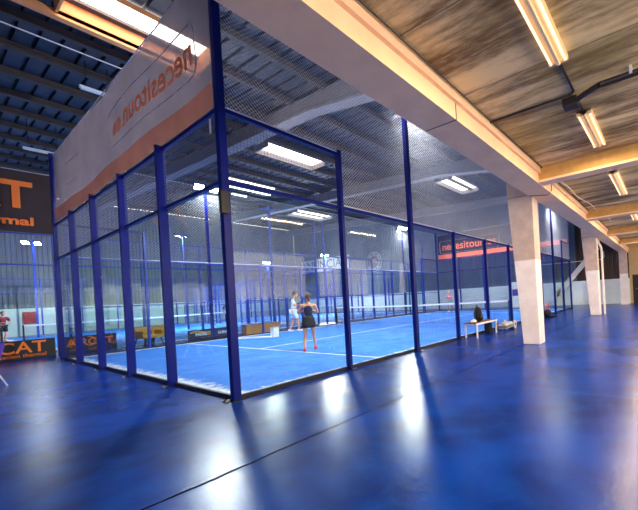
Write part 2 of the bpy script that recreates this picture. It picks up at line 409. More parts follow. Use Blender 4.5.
# joint lines on beam are butted segments
for i, x in enumerate((1.35,)):
    MB().box(x, x+.012, -.485, .004, -.004, .2).build('joint', 'conduit', t)
for i, x in enumerate((4.75, 9.75, 14.3, 18.6)):
    lab = ['nearest tan crossbeam under the walkway ceiling, meeting the edge beam by the nearest column',
           'second tan crossbeam under the walkway ceiling, between the two nearest columns',
           'third tan crossbeam under the walkway ceiling, above the second column',
           'farthest tan crossbeam under the walkway ceiling, before the plaster end wall'][i]
    t = thing('crossbeam', lab, 'beam', (x, -2.955, 3.495), 0, 'crossbeams of the walkway ceiling')
    MB().box(-.11, .11, -6.0, 0, 0, .26).build('beam_web', 'crossbeam', t)
    MB().box(-.15, .15, -6.0, 0, -.045, 0).build('bottom_flange', 'beam', t)

# tapered columns: wide at the top on the court side
def column(x, lab, narrow=False):
    t = thing('concrete_column', lab, 'column', (x, -2.5 if not narrow else -2.95, 0), 0, 'tapered columns along the walkway')
    b = MB(); top = 7.35 if not narrow else 3.44
    def y(z): return .45 if narrow else .40+(.62-.40)*min(z, 3.6)/3.6+ max(0, z-3.6)*.02
    zs = [0, 3.55, top]
    # section lofted
    vs = []; 
    for z in zs: vs += [(0, 0, z), (.42, 0, z), (.42, y(z), z), (0, y(z), z)]
    fs = [(3,2,1,0), (8,9,10,11)]
    for k in range(2):
        for i in range(4): fs.append((k*4+i, k*4+(i+1) % 4, k*4+4+(i+1) % 4, k*4+4+i))
    b.add(vs, fs); b.build('shaft', 'column', t, bevel=.015)
    MB().box(-.012, .0, 0, .60, 3.5, 3.52).build('pour_joint', 'rafter', t)
    return t
column(5.54, 'nearest tapered concrete column, white painted foot, beside the bench')
c2 = column(14.2, 'middle tapered concrete column with a white pipe down its walkway side')
MB().tube([(.5, -.12, .0), (.5, -.12, 3.0), (.5, -.02, 3.25), (.5, .0, 3.4)], .09, 10).build('downpipe', 'pipe', c2)
column(22.6, 'farthest tapered concrete column, standing against the end wall', True)

# portal rafters with haunch
def rafter(x, lab):
    t = thing('roof_rafter', lab, 'rafter', (x, 0, 0), 0, 'concrete roof rafters')
    def zt(y): return roof_z(y)-.16
    low = [(-2.4, 6.45), (-1.5, 7.12), (5.5, 8.2), (12, 8.5), (22, 9.03), (34, 9.68)]
    poly = low+[(34, zt(34)), (-2.4, zt(-2.4))]
    MB().prism(poly, 0, 0, .36).build('web', 'rafter', t)
    fl = []
    b = MB()
    for (ya, za), (yb, zb) in zip(low, low[1:]):
        b.bar((.18, ya, za-.02), (.18, yb, zb-.02), .46, .10)
    b.build('bottom_flange', 'rafter', t); tag(t.children[-1], 'paler bottom edge')
    return t
rafter(5.54, 'nearest cranked concrete roof rafter, rising from the nearest column over the court')
rafter(14.2, 'second concrete roof rafter, rising from the middle column')
rafter(22.8, 'farthest concrete roof rafter, against the end wall')
rafter(-2.8, 'concrete roof rafter nearest the left edge, above the hanging banner side')
# purlins
y = -1.1; k = 1
while y < 33:
    o = MB().box(HX0, HX1, -.09, .09, -.2, 0).build('trim_%d' % k, 'purlin'); o.location = (0, y, roof_z(y)-.005); struct(o)
    y += 1.88; k += 1
# pale conduit under roof
tag(MB().tube([(-8, 7.9, 8.35), (8, 7.9, 8.35)], .035, 6).build('roof_conduit', 'pipe'), 'thin pale conduit running under the roof at upper left', 'conduit')

# skylights
def skylight(x0, x1, y0, y1, lab, m='sky', lining='wood', dp=.30):
    z = roof_z((y0+y1)/2)-.06-(dp-.30); t = thing('skylight', lab, 'skylight', ((x0+x1)/2, (y0+y1)/2, z-.30), 0, 'roof skylights'); z0 = 0
    L, W_ = (x1-x0)/2, (y1-y0)/2; b = MB()
    for a in ((-L-.05, -L, -W_-.05, W_+.05), (L, L+.05, -W_-.05, W_+.05), (-L, L, -W_-.05, -W_), (-L, L, W_, W_+.05)):
        b.box(*a, 0 if a[3] > 0 else dp-.12, dp)
    b.build('lining', lining, t); MB().box(-L, L, -W_, W_, dp-.04, dp-.01).build('light_panel', m, t)
    return t
sk = skylight(-.35, 2.45, 5.62, 6.5, 'big bright skylight with orange timber lining behind the hanging banner', dp=.52)
MB().box(-2.6, 1.5, .44, .62, -.06, .10).build('lower_lip', 'wood', sk)
skylight(7.0, 10.2, 10.5, 11.6, 'long skylight seen over the nearest side panel of the court', 'skyfar', 'rafter')
skylight(16.2, 19.7, 5.9, 7.2, 'skylight seen through the side netting left of the nearest column', 'skyfar', 'rafter')
skylight(16.6, 20.4, 22.4, 24.2, 'distant skylight above the letter sign on the end wall', 'skyfar', 'rafter')

# ------------------------------------------------------------------ courts
def wiremesh(p0, ux, uz, W_, H_, sp, wd, diamond=False):
    """wire panel as real strands. p0 corner, ux/uz unit vectors"""
    b = MB(); p0 = Vector(p0); ux = Vector(ux); uz = Vector(uz)
    if not diamond:
        n = int(W_/sp)
        for i in range(n+1): b.bar(p0+ux*(i*sp), p0+ux*(i*sp)+uz*H_, wd, up=ux)
        n = int(H_/sp)
        for i in range(n+1): b.bar(p0+uz*(i*sp), p0+uz*(i*sp)+ux*W_, wd, up=uz)
    else:
        k = -H_
        while k < W_:
            a0 = max(k, 0); a1 = min(k+H_, W_)
            if a1 > a0:
                b.bar(p0+ux*a0+uz*(a0-k), p0+ux*a1+uz*(a1-k), wd, up=ux)
                b.bar(p0+ux*a0+uz*(H_-(a0-k)), p0+ux*a1+uz*(H_-(a1-k)), wd, up=ux)
            k += sp
    return b
def foot(parent, x, y, nx, ny):
    b = MB()
    b.box(x-.09-.04*abs(ny)*0, x+.09, y-.09, y+.09, 0, .012)
    b.box(x+nx*.10-.05, x+nx*.10+.05, y+ny*.10-.05, y+ny*.10+.05, 0, .012)
    p = b.build('base_plate', 'black', parent)
    for sx in (-1, 1):
        MB().lathe([(.011, .012), (.011, .035), (.006, .04)], (x+nx*.13+abs(ny)*sx*.035, y+ny*.13+abs(nx)*sx*.035, 0), 8).build('anchor_bolt', 'bolt', parent)
def cage(near=True):
    t = thing('court_enclosure', 'near blue steel and glass padel court enclosure standing on the blue floor', 'fence', (0, 0, 0))
    # end walls x=0 and x=20
    for X, s in ((0, -1), (20, 1)):
        for j in range(6):
            Y = 2*j; h = 4.04
            if j in (0, 5): h = 6.08 
            w2 = .05 if j in (0, 5) else .03
            cx = X+s*(.05 if j else .0)
            d2 = .05 if j in (0, 5) else .065
            p = MB().box(cx-d2, cx+d2, Y-w2, Y+w2, .0, h).build('post', 'steel', t, bevel=.004)
            foot(p, cx, Y, s, 0)
            MB().box(cx-d2-.004, cx+d2+.004, Y-w2-.004, Y+w2+.004, h, h+.012).build('post_cap', 'black', p)
        for j in range(5):
            Y = 2*j
            MB().box(X-.006, X+.006, Y+.035 if j else .055, Y+1.965 if j < 4 else 9.945, .06, 2.985).build('glass_pane', 'glass', t)
            wp = wiremesh((X+s*.02, Y+.04, 3.04), (0,1,0), (0,0,1), 1.92, .94, .05, .004).build('wire_panel', 'wire_near', t)
        MB().box(X-.03, X+.03, .05, 9.95, 2.985, 3.035).build('mid_rail', 'steel', t)
        MB().box(X-.03, X+.03, .05, 9.95, 3.98, 4.04).build('top_rail', 'steel', t)
        MB().box(X-.02, X+.02, .05, 9.95, 0.0, .06).build('bottom_channel', 'black', t)
    for Y, s in ((0, -1), (10, 1)):
        for i in range(1, 10):
            X = 2*i; tall = i in (2, 8)
            if tall: continue
            h = 4.04 if i in (1, 9) else 3.04
            if i == 1 and Y == 0: h = 4.06
            cy = Y+s*.03
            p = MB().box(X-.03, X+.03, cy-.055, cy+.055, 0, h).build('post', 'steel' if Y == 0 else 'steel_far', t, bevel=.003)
            foot(p, X, cy, 0, s)
            MB().box(X-.034, X+.034, cy-.059, cy+.059, h, h+.01).build('post_cap', 'black', p)
        for i in range(10):
            X = 2*i; g = i in (0, 1, 8, 9)
            if g: MB().box(X+(.055 if i == 0 else .035), X+(1.945 if i == 9 else 1.965), Y-.006, Y+.006, .06, 2.985).build('glass_pane', 'glass', t)
            else: wiremesh((X+.04, Y+s*.01, .06), (1,0,0), (0,0,1), 1.92, 2.92, .06, .0035).build('wire_panel', 'wire', t)
            if i in (0, 9):
                wiremesh((X+.05, Y+s*.01, 3.04), (1,0,0), (0,0,1), 1.9, .94, .05, .004).build('wire_panel', 'wire_near', t)
                MB().box(X+.05, X+1.97, Y-.03, Y+.03, 3.98, 4.04).build('top_rail', 'steel', t)
        mm = 'steel' if Y == 0 else 'steel_far'
        MB().box(.05, 19.95, Y-.03, Y+.03, 2.985, 3.04).build('mid_rail', mm, t)
        MB().box(.05, 19.95, Y-.02, Y+.02, 0, .06).build('bottom_channel', 'black', t)
        if Y == 10: MB().box(.05, 19.95, Y-.02, Y+.02, 1.48, 1.52).build('waist_rail', mm, t)
    # box on the near corner post, and a pale plate standing in for a reflection
    MB().box(-.10, -.0, -.12, -.05, 2.55, 2.85).build('junction_box', 'black', t)
    MB().box(-.135, -.131, -.03, .02, 3.62, 3.82).build('reflection_patch', 'pinkline', t)  # pinkish reflection on the post, made as a thin pale plate
    return t
cage()
def turf(x, y, rz, lab, L=20., W_=10., lines=True):
    t = thing('court_turf', lab, 'turf', (x, y, 0), rz)
    MB().box(.02, L-.02, .02, W_-.02, 0, .012).build('turf_carpet', 'turf', t)
    def ln(a, b, c, d): MB().box(a, b, c, d, .012, .015).build('court_line', 'line', t)
    ln(3.03, 3.08, .02, W_-.02); ln(16.92, 16.97, .02, W_-.02); ln(3.08, 16.92, 4.975, 5.025)
    return t
turf(0, 0, 0, 'bright blue sanded turf with white lines inside the near court')
turf(.0, 12.1, 0, 'distant blue turf of the left back court behind the black pads')  # replaced orientation below
for o in [o for o in COL.objects if o.name.startswith('court_turf') and o.location.y > 5]:
    o.location = (-.1, 12.15, 0); o.rotation_euler = (0, 0, pi/2)
turf(10.5, 12.15, pi/2, 'distant blue turf of the middle back court behind the near one')
turf(21.1, 12.15, pi/2, 'distant blue turf of the right back court near the end wall')

# net of near court
def net(loc, rz, lab):
    t = thing('padel_net', lab, 'net', loc, rz)
    wiremesh((0, .05, .03), (0,1,0), (0,0,1), 9.9, .84, .045, .004).build('net_mesh', 'tennisnet', t)
    b = MB(); n = 20
    for i in range(n):
        y0 = .05+9.9*i/n; y1 = .05+9.9*(i+1)/n
        z = lambda y: .90-.04*sin(pi*(y/10))
        b.bar((0, y0, z(y0)), (0, y1, z(y1)), .02, .07)
    b.build('white_band', 'line', t)
    for y in (.04, 9.96): MB().box(-.03, .03, y-.03, y+.03, 0, .93).build('net_post', 'black', t)
    return t
net((10, 0, .012), 0, 'padel net with white top band across the near court')
net((-.1, 22.15, .012), pi/2, 'distant padel net with white band in the left back court')
net((10.5, 22.15, .012), pi/2, 'distant padel net with white band in the middle back court')
net((21.1, 22.15, .012), pi/2, 'distant padel net with white band in the right back court')

# back court enclosures
def back_cage(x0, lab, sides=(0, 10.)):
    t = thing('court_enclosure', lab, 'fence', (x0, 12.15, 0)); W_ = 10.; L = 20.
    for j, Y in ((0, 0), (1, L)):
        for i in range(6):
            X = 2*i; h = 6.05 if i in (0, 5) and j == 0 else 4.04
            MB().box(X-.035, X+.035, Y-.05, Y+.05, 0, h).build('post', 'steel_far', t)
        for i in range(5):
            MB().box(2*i+.04, 2*i+1.96, Y-.006, Y+.006, .06, 2.98).build('glass_pane', 'glass', t)
        wiremesh((.05, Y, 3.04), (1,0,0), (0,0,1), 9.9, .94, .08, .005).build('wire_panel', 'wire', t)
        for z in (3.0, 4.0): MB().box(.03, 9.97, Y-.025, Y+.025, z-.025, z+.025).build('rail', 'steel_far', t)
    for X in sides:
        for i in range(1, 10):
            MB().box(X-.035, X+.035, 2*i-.035, 2*i+.035, 0, 3.04 if 1 < i < 9 else 4.04).build('post', 'steel_far', t)
        for i in (0, 9): MB().box(X-.006, X+.006, 2*i+.04, 2*i+1.96, .06, 2.98).build('glass_pane', 'glass', t)
        wiremesh((X, 2.04, .06), (0,1,0), (0,0,1), 15.9, 2.92, .10, .005).build('wire_panel', 'wire', t)
        for z in (1.5, 3.0): MB().box(X-.02, X+.02, .05, 19.95, z-.02, z+.02).build('rail', 'steel_far', t)
    return t
back_cage(-9.78, 'distant blue steel and glass enclosure of the left back court with the letter banner', (0,))
back_cage(.5, 'distant blue steel and glass enclosure of the middle back court', (10.,))
back_cage(11.1, 'distant blue steel and glass enclosure of the right back court')

# side ball netting above the glass, y = 0, with white bottom rope
t = thing('ball_netting', 'pale diamond ball netting hung above the near side of the court', 'netting', (0, -.03, 3.06))
wiremesh((.06, 0, .99), (1,0,0), (0,0,1), 2.0, 2.0, .062, .0042, True).build('net_panel', 'netcord', t)
wiremesh((2.06, 0, .0), (1,0,0), (0,0,1), 9.9, 2.95, .062, .0042, True).build('net_panel', 'netcord', t)
wiremesh((11.97, 0, .0), (1,0,0), (0,0,1), 8.0, 2.95, .075, .0045, True).build('net_panel', 'netcord', t)
MB().tube([(.06, 0, .985), (2.0, 0, .985)], .022, 6).build('edge_rope', 'rope', t)
MB().tube([(2.06, 0, .0), (19.95, 0, .0)], .024, 6).build('edge_rope', 'rope', t)
MB().tube([(.06, 0, 2.97), (19.95, 0, 2.97)], .016, 6).build('edge_rope', 'rope', t)
t = thing('ball_netting', 'pale diamond ball netting above the far side of the near court', 'netting', (0, 10.03, 3.06))
wiremesh((.06, 0, .0), (1,0,0), (0,0,1), 19.9, 2.95, .10, .0045, True).build('net_panel', 'netcord', t)
MB().tube([(.06, 0, .0), (19.95, 0, .0)], .024, 6).build('edge_rope', 'rope', t)
MB().tube([(.06, 0, 2.97), (19.95, 0, 2.97)], .016, 6).build('edge_rope', 'rope', t)

# lamp posts with floodlights
def lamp_post(x, y, aim, lab, power, z=6.0, h=6.2, m='steel', lit=True, size=.5):
    t = thing('floodlight_post', lab, 'lamp post', (x, y, 0), 0)
    p = MB().box(-.05, .05, -.05, .05, 0, h).build('pole', m, t, bevel=.004)
    foot(p, 0, 0, 0, -1 if y < 5 else 1)
    MB().box(-.42, .42, -.03, .03, h-.2, h-.13).build('cross_arm', m, t)
    A = Vector(aim)-Vector((x, y, z)); A.normalize()
    for sx in (-.26, .26):
        f = bpy.data.objects.new('floodlight', None)
        c = Vector((sx, 0, z-.02))+Vector((A.x, A.y, 0)).normalized()*.14
        rot = A.to_track_quat('-Z', 'Y')
        b = MB(); b.box(-.17, .17, -.12, .12, 0, .07)
        for i in range(7): b.box(-.15+i*.045, -.14+i*.045, -.11, .11, .07, .11)
        o = b.build('floodlight', 'black', t, bevel=.006); o.location = c; o.rotation_euler = rot.to_euler()
        ln = MB().box(-.15, .15, -.10, .10, -.006, -.0005).build('lens', 'lamp' if lit else 'silver', o)
        bpy.data.objects.remove(f)
    if lit and power:
        L = bpy.data.lights.new('floodlight_beam', 'AREA'); L.shape = 'RECTANGLE'; L.size = size; L.size_y = .2; L.energy = power; L.color = (.90, .95, 1.0)
        lo = bpy.data.objects.new('floodlight_beam', L); COL.objects.link(lo); lo.parent = t
        lo.location = Vector((0, 0, z-.02))+Vector((A.x, A.y, 0)).normalized()*.16+A*.03; lo.rotation_euler = A.to_track_quat('-Z', 'Y').to_euler()
    return t
lamp_post(4.0, 10.07, (4.6, 2, 0), 'lit floodlight post on the far side of the near court, glaring beside the corner post', COURT_W*.85)
lamp_post(16.0, 10.07, (14.5, 2, 0), 'lit floodlight post on the far side of the near court, beyond the net', COURT_W)
lamp_post(4.0, -.08, (5, 7, 0), 'tall blue floodlight post on the walkway side of the court before the net', COURT_W)
lamp_post(16.0, -.08, (15, 7, 0), 'tall blue floodlight post on the walkway side near the far corner', COURT_W)
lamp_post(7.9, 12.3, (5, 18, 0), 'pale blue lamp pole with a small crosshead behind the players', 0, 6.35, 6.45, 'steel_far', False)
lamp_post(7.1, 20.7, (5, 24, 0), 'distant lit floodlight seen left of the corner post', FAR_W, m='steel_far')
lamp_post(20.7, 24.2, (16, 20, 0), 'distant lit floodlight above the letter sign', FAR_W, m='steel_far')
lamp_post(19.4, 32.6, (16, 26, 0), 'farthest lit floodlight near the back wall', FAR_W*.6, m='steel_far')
lamp_post(1.8, 28.4, (-4, 22, 0), 'distant lit floodlight beyond the left back court', FAR_W*.03, m='steel_far')

# hanging banners above the end walls
def banner(x, lab, facing_in_mirror, dy, mk, orange_m, solid=False):
    t = thing('sponsor_banner', lab, 'banner', (x, 0, 4.06 if not solid else 3.97), 0)
    # rippled cloth
    def cloth(y0, y1, z0, z1, off, n=60):
        b = MB(); vs = []; fs = []; m_ = 8
        for i in range(n+1):
            y = y0+(y1-y0)*i/n
            for k in range(m_+1):
                f = k/m_; zz0 = z0 if not callable(z0) else z0(y); zz1 = z1 if not callable(z1) else z1(y)
                z = zz0+(zz1-zz0)*f
                vs.append((off+rip(y, z), y, z))
        n0 = len(vs); vs += [(v[0]+.002, v[1], v[2]) for v in vs]
        for i in range(n):
            for k in range(m_):
                a = i*(m_+1)+k; fs.append((a, a+1, a+m_+2, a+m_+1)); fs.append((n0+a, n0+a+m_+1, n0+a+m_+2, n0+a+1))
        return b.add(vs, fs)
    def rip(y, z): return .018*sin(y*1.1+z*1.3)+.012*sin(y*2.3-z*2.1)+.006*sin(z*9+y*.7)
    top = lambda y: 1.95+.02*sin(y*1.7)
    cloth(.1, 9.9, .0, top, 0).build('cloth', mk, t, smooth_=True)
    s = -.008
    cloth(.12, 9.88, .01, .36 if not solid else .42, s).build('orange_stripe', orange_m, t, smooth_=True)
    # rounded outline frame
    y0, y1, z0, z1, r = (.55, 4.65, .66, 1.42, .18)
    if solid: y0, y1, z0, z1 = (4.7, 9.7, .50, 1.45)
    pts = []
    for cy, cz, a0 in ((y1-r, z1-r, 0), (y0+r, z1-r, 90), (y0+r, z0+r, 180), (y1-r, z0+r, 270)):
        for k in range(6):
            a = radians(a0+k*18); pts.append((cy+r*cos(a), cz+r*sin(a)))
    pts.append(pts[0])
    b = MB()
    P3 = [(s-.004+rip(p, q), p, q) for p, q in pts]
    for a, c in zip(P3, P3[1:]):
        # subdivide long runs so they follow the cloth
        A, B_ = Vector(a), Vector(c); n = max(1, int((B_-A).length/.2)); prev = None
        for i in range(n+1):
            q = A.lerp(B_, i/n); q.x = s-.006+rip(q.y, q.z)
            if prev is not None: b.bar(prev, q, .012 if not solid else .03, .006)
            prev = q.copy()
    b.build('outline', 'pinkline' if not solid else 'rope', t)
    def onc(o):
        for v in o.data.vertices:
            wv = o.matrix_basis @ v.co
            v.co = o.matrix_basis.inverted() @ Vector((wv.x+rip(wv.y, wv.z), wv.y, wv.z))
        return o
    rot = (radians(90), 0, radians(-90))
    if not solid:
        o = onc(text('lettering', 'necesitoun.es', .56, 'orange_letter', t, (s-.006, 2.5, 1.02), rot, mirror=True, bold=.010, sx=1.22, ext=.0015))
        onc(text('lettering', 'reserva tu pista', .17, 'pinkline', t, (s-.006, 7.6, 1.28), rot, mirror=True, ext=.0015))
        onc(text('lettering', 'padel indoor', .17, 'pinkline', t, (s-.006, 7.9, .74), rot, mirror=True, ext=.0015))
    else:
        onc(text('lettering', 'necesitoun.es', .80, 'orange_far', t, (s-.006, 7.2, .98), rot, bold=.012, ext=.0015, sx=1.05))
        onc(text('lettering', 'reserva tu pista', .26, 'ban_dark', t, (s-.012, 2.2, .2), rot, ext=.0015))
    MB().tube([(0, .0, top(0)+.01), (0, 10, top(0)+.01)], .02, 6).build('cable', 'rope', t)
    return t
banner(-.03, 'grey translucent banner with mirrored orange letters hung above the near end wall', True, 0, 'ban', 'orange')
banner(20.16, 'dark banner with an orange stripe and outlined lettering above the far end wall', False, 0, 'ban_dark', 'orange_far', True)

# dark banner over left back court
t = thing('letter_banner', 'dark banner with big orange letters at the left edge above the pads', 'banner', (.27, 12.02, 4.0))
b = MB(); vs = []; fs = []; n = 40
for i in range(n+1):
    x = -9.9+9.85*i/n
    for k in range(7):
        z = .02+1.95*k/6; vs.append((x, .02*sin(x*3+z*2)+.012*sin(z*7+x), z))
n0 = len(vs); vs += [(v[0], v[1]+.004, v[2]) for v in vs]
for i in range(n):
    for k in range(6):
        a = i*7+k; fs.append((a, a+7, a+8, a+1)); fs.append((n0+a, n0+a+1, n0+a+8, n0+a+7))
b.add(vs, fs); b.build('cloth', 'ban_dark', t, True)
text('lettering', 'AIRCAT', 1.18, 'orange_solid', t, (-.47, -.045, 1.16), (radians(90), 0, 0), bold=.03, align='RIGHT', sx=.95)
text('lettering', 'thermal', .36, 'orange_solid', t, (-.46, -.045, .36), (radians(90), 0, 0), bold=.012, align='RIGHT', sx=1.3)
MB().tube([(-9.9, 0, 1.99), (-.05, 0, 1.99)], .02, 6).build('cable', 'rope', t)

# sponsor pads
def pad(x, y, L, H_, lab, txt, m='orange_solid', size=.4, rz=0., sub=None, al='RIGHT', dx=-.1, grp='printed pads around the courts'):
    t = thing('advert_pad', lab, 'banner', (x, y, 0), rz, grp)
    MB().box(-L, 0, -.04, .04, .0, H_).build('cushion', 'pad', t, bevel=.01)
    text('lettering', txt, size, m, t, (dx if al == 'RIGHT' else -L/2, -.046, H_*.6), (radians(90), 0, 0), align=al, bold=.006)
    if sub: text('lettering', sub, size*.32, m, t, (dx, -.046, H_*.2), (radians(90), 0, 0), align='RIGHT')
    return t
pad(.1, 11.95, 4.0, .6, 'black pad with large orange letters at the left edge below the dark banner', 'AIRCAT', size=.50, sub='climatizacion thermal', dx=-.2)
pad(1.6, 11.95, 1.35, .58, 'black pad with orange letters seen through the nearest end wall', 'AIRCAT', size=.33, al='CENTER')
pad(-.2, 22.3, 5.0, .62, 'distant black pad with pale letters behind the left back net', 'AIRCAT', 'sandstone', size=.48, dx=-1.6)
pad(4.1, 10.3, .85, .46, 'black pad with white lettering and a yellow swoosh behind the far side glass', 'PADEL', 'padwhite', size=.14, al='CENTER')
pad(5.05, 10.3, .9, .46, 'black pad with white lettering right of the yellow swoosh pad', 'LUMARCA', 'padwhite', size=.14, al='CENTER')
sw = [o for o in COL.objects if o.name.startswith('advert_pad')][3]
b = MB(); P0 = [(-.8, .36), (-.6, .40), (-.35, .36), (-.2, .32)]
for a, c in zip(P0, P0[1:]): b.bar((a[0], -.046, a[1]), (c[0], -.046, c[1]), .004, .07)
b.lathe([(.09, -.004), (.09, .0)], (-.16, -.044, .30), 14, 1)
b.build('yellow_swoosh', 'yellow', sw)

# end wall signs (x = 22)
t = thing('letter_sign', 'white sign with large grey letters high on the end wall behind the players', 'sign', (23.97, 28.6, 5.6), radians(0))
MB().box(0, .05, -4.3, 4.3, -.75, .75).build('panel', 'white', t)
text('lettering', "ANUNCIA'T", 1.4, 'grey', t, (-.01, 0, 0), (radians(90), 0, radians(-90)), bold=.02, sx=1.15)
t = thing('round_emblem', 'round wire emblem with an orange centre on the end wall', 'sign', (23.97, 20.5, 5.15))
b = MB()
for rr in (1.0, .72):
    pts = [(0, rr*cos(2*pi*i/28), rr*sin(2*pi*i/28)) for i in range(29)]; b.tube(pts, .07, 5)
for i in range(8):
    a = 2*pi*i/8; b.bar((0, .72*cos(a), .72*sin(a)), (0, cos(a), sin(a)), .05)
b.build('ring', 'sandstone', t); MB().ell((0, 0, .1), (.05, .34, .22)).build('emblem_centre', 'orange_far', t)
# items on back wall and end wall
t = thing('red_board', 'red square board on the white back wall beyond the left back court', 'board', (2.2, 34.2, 1.3))
MB().box(-.33, .33, -.03, .03, -.42, .42).build('panel', 'red', t, bevel=.01); MB().box(-.36, .36, .0, .05, -.45, .45).build('frame', 'orange_far', t)
t = thing('roll_up_banner', 'white and purple standing banner before the end wall beyond the far court corner', 'banner', (22.6, 4.6, 0))
MB().box(-.01, .01, -.42, .42, .08, 1.95).build('panel', 'white', t); MB().box(-.02, -.012, -.3, .3, .9, 1.4).build('print', 'purple', t); MB().box(-.12, .12, -.45, .45, 0, .08).build('base', 'silver', t)
tag(MB().tube([(23.93, 3.0, 3.15), (23.93, -1.3, 3.15), (23.93, -1.45, 3.3), (23.93, -1.45, 3.7)], .06, 8).build('wall_pipe', 'pipe'), 'white pipe running across the end wall behind the far court corner', 'pipe')
t = thing('stair_brace', 'pale diagonal brace rising against the end wall beyond the court corner', 'brace', (23.7, 1.9, .1))
MB().bar((0, 0, .6), (0, -3.0, 3.9), .16, .34).build('diagonal', 'pipe', t); MB().box(-.08, .08, -.35, -.05, -.1, 1.3).build('upright', 'sandstone', t)

# ------------------------------------------------------------------ mezzanine fixtures
def batten(x, L, lab):
    t = thing('fluorescent_fitting', lab, 'ceiling light', (x, -4.17, 3.76), 0, 'twin tube fittings under the walkway ceiling')
    MB().prism([(-.10, 0), (-.10, -.012), (-.045, -.03), (-.012, -.075), (.012, -.075), (.045, -.03), (.10, -.012), (.10, 0)], 0, 0, L).build('tray', 'fixture', t)
    for s in (-1, 1): MB().tube([(.03, s*.075, -.055), (L-.03, s*.075, -.055)], .026, 10).build('tube', 'tube', t)
    for xx in (0, L-.03): MB().box(xx, xx+.03, -.10, .10, -.06, 0).build('end_cap', 'fixture', t)
    
    D = bpy.data.lights.new('fitting_light', 'AREA'); D.shape = 'RECTANGLE'; D.size = L-.1; D.size_y = .16; D.energy = WALK_W*L/1.5; D.color = (1.0, .74, .46)
    lo = bpy.data.objects.new('fitting_light', D); COL.objects.link(lo); lo.parent = t; lo.location = (L/2, 0, -.09)
batten(.0, 1.5, 'nearest twin tube fitting under the walkway ceiling, cut by the top edge')
batten(2.83, 1.36, 'second twin tube fitting, just past the dark bent pipe')
batten(5.93, 2.2, 'third twin tube fitting, beyond the nearest crossbeam')
batten(10.2, 2.4, 'fourth twin tube fitting, beyond the second crossbeam')
batten(15.2, 2.4, 'fifth twin tube fitting, beyond the third crossbeam')
batten(-4.6, 1.5, 'added unseen twin tube fitting behind the near end of the walkway')  # extra fitting behind the camera, added for its light
batten(-8.6, 1.5, 'added unseen twin tube fitting at the open mouth of the walkway')  # likewise added out of view to brighten the walkway
tag(MB().tube([(1.58, -4.17, 3.745), (2.22, -4.17, 3.745), (2.27, -4.12, 3.745), (2.27, -2.97, 3.745)], .028, 8).build('ceiling_conduit', 'conduit'), 'thin black conduit running from the nearest tube fitting to the edge beam', 'conduit')
tag(MB().tube([(2.45, -4.17, 3.745), (2.84, -4.17, 3.745)], .03, 8).build('cable_link', 'conduit'), 'short dark cable feeding the second tube fitting', 'cable')
t = thing('bent_pipe', 'thick dark bent pipe under the walkway ceiling at the right edge', 'pipe', (2.15, -4.1, 3.69))
MB().tube([(.26, 0, 0), (.12, -.2, -.0), (.0, -.38, -.02), (.0, -.62, -.02), (.02, -3.5, -.02)], .075, 12).build('pipe_run', 'conduit', t)
MB().box(-.05, .05, -.72, -.69, -.03, .06).build('clamp', 'silver', t); MB().box(.18, .34, -.08, .1, -.04, .06).build('elbow_box', 'conduit', t)
pts = [(5.6+.5*i, -3.1-.02*i-.05*sin(i*1.2), 3.71-.02*sin(i)) for i in range(14)]
tag(MB().tube(pts, .02, 6).build('slack_cable', 'pipe'), 'pale slack cable along the ceiling beside the edge beam', 'cable')
tag(MB().tube([(5.5, -2.97, 3.75), (5.5, -2.97, 3.5), (5.45, -2.9, 3.39), (5.3, -2.7, 3.385), (5.2, -2.55, 3.385)], .018, 6).build('beam_cable', 'conduit'), 'black cable dropping round the edge beam at the nearest column', 'cable')
# hall tubes
def hall_tube(x0, x1, y, lab, z=None, lit=True):
    z = z or roof_z(y)-.22
    t = thing('hall_tube_light', lab, 'ceiling light', (x0, y, z), 0)
    MB().box(0, x1-x0, -.06, .06, 0, .07).build('housing', 'white', t); MB().box(.03, x1-x0-.03, -.05, .05, -.03, 0).build('diffuser', 'halltube' if lit else 'white', t)
    for xx in (.15, x1-x0-.15): MB().tube([(xx, 0, .07), (xx, 0, roof_z(y)-z)], .02, 6).build('hanger', 'black', t)
hall_tube(6.6, 9.6, 14.4, 'long lit hall tube right of the corner post, upper of two', 8.2)
hall_tube(7.0, 10.1, 15.7, 'long lit hall tube right of the corner post, lower of two', 8.2)
hall_tube(8.4, 9.3, 17.0, 'short lit hall lamp below the two long tubes', 8.2)
hall_tube(.55, 1.35, 9.6, 'pale tube fitting under the roof left of the hanging banner', 8.2, False)
hall_tube(.2, 1.3, 16.6, 'small pale tube fitting above the far top of the hanging banner', 8.2, False)

# ------------------------------------------------------------------ furniture and bags
t = thing('court_bench', 'slim brown bench on white legs beside the court, a backpack on it', 'bench', (6.22, -.50, 0))
for i in range(3): MB().box(0, 1.4, .02+i*.13, .13+i*.13, .40, .43).build('slat', 'benchwood', t, bevel=.004)
for x in (.06, 1.34):
    b = MB(); b.box(x-.02, x+.02, .0, .035, 0, .40); b.box(x-.02, x+.02, .37, .405, 0, .40); b.box(x-.02, x+.02, .035, .37, .365, .40)
    b.build('leg', 'white', t)
MB().box(0, 1.4, -.005, .012, .375, .425).build('edge_strip', 'white', t)
t = thing('backpack', 'black backpack standing on the bench', 'backpack', (6.72, -.30, .432), radians(10))
MB().ell((0, 0, .21), (.17, .12, .24)).build('pack_body', 'blackcloth', t, True); MB().ell((-.0, -.10, .14), (.12, .06, .12)).build('front_pocket', 'black', t, True)
MB().tube([(-.06, .02, .43), (-.04, .02, .49), (.04, .02, .49), (.06, .02, .43)], .02, 6).build('handle', 'black', t)
for s in (-1, 1): MB().tube([(s*.15, .03, .36), (s*.20, .02, .2), (s*.15, .02, .05)], .03, 6).build('strap', 'black', t)
t = thing('towel', 'small crumpled white towel on the bench left of the backpack', 'towel', (6.4, -.31, .432))
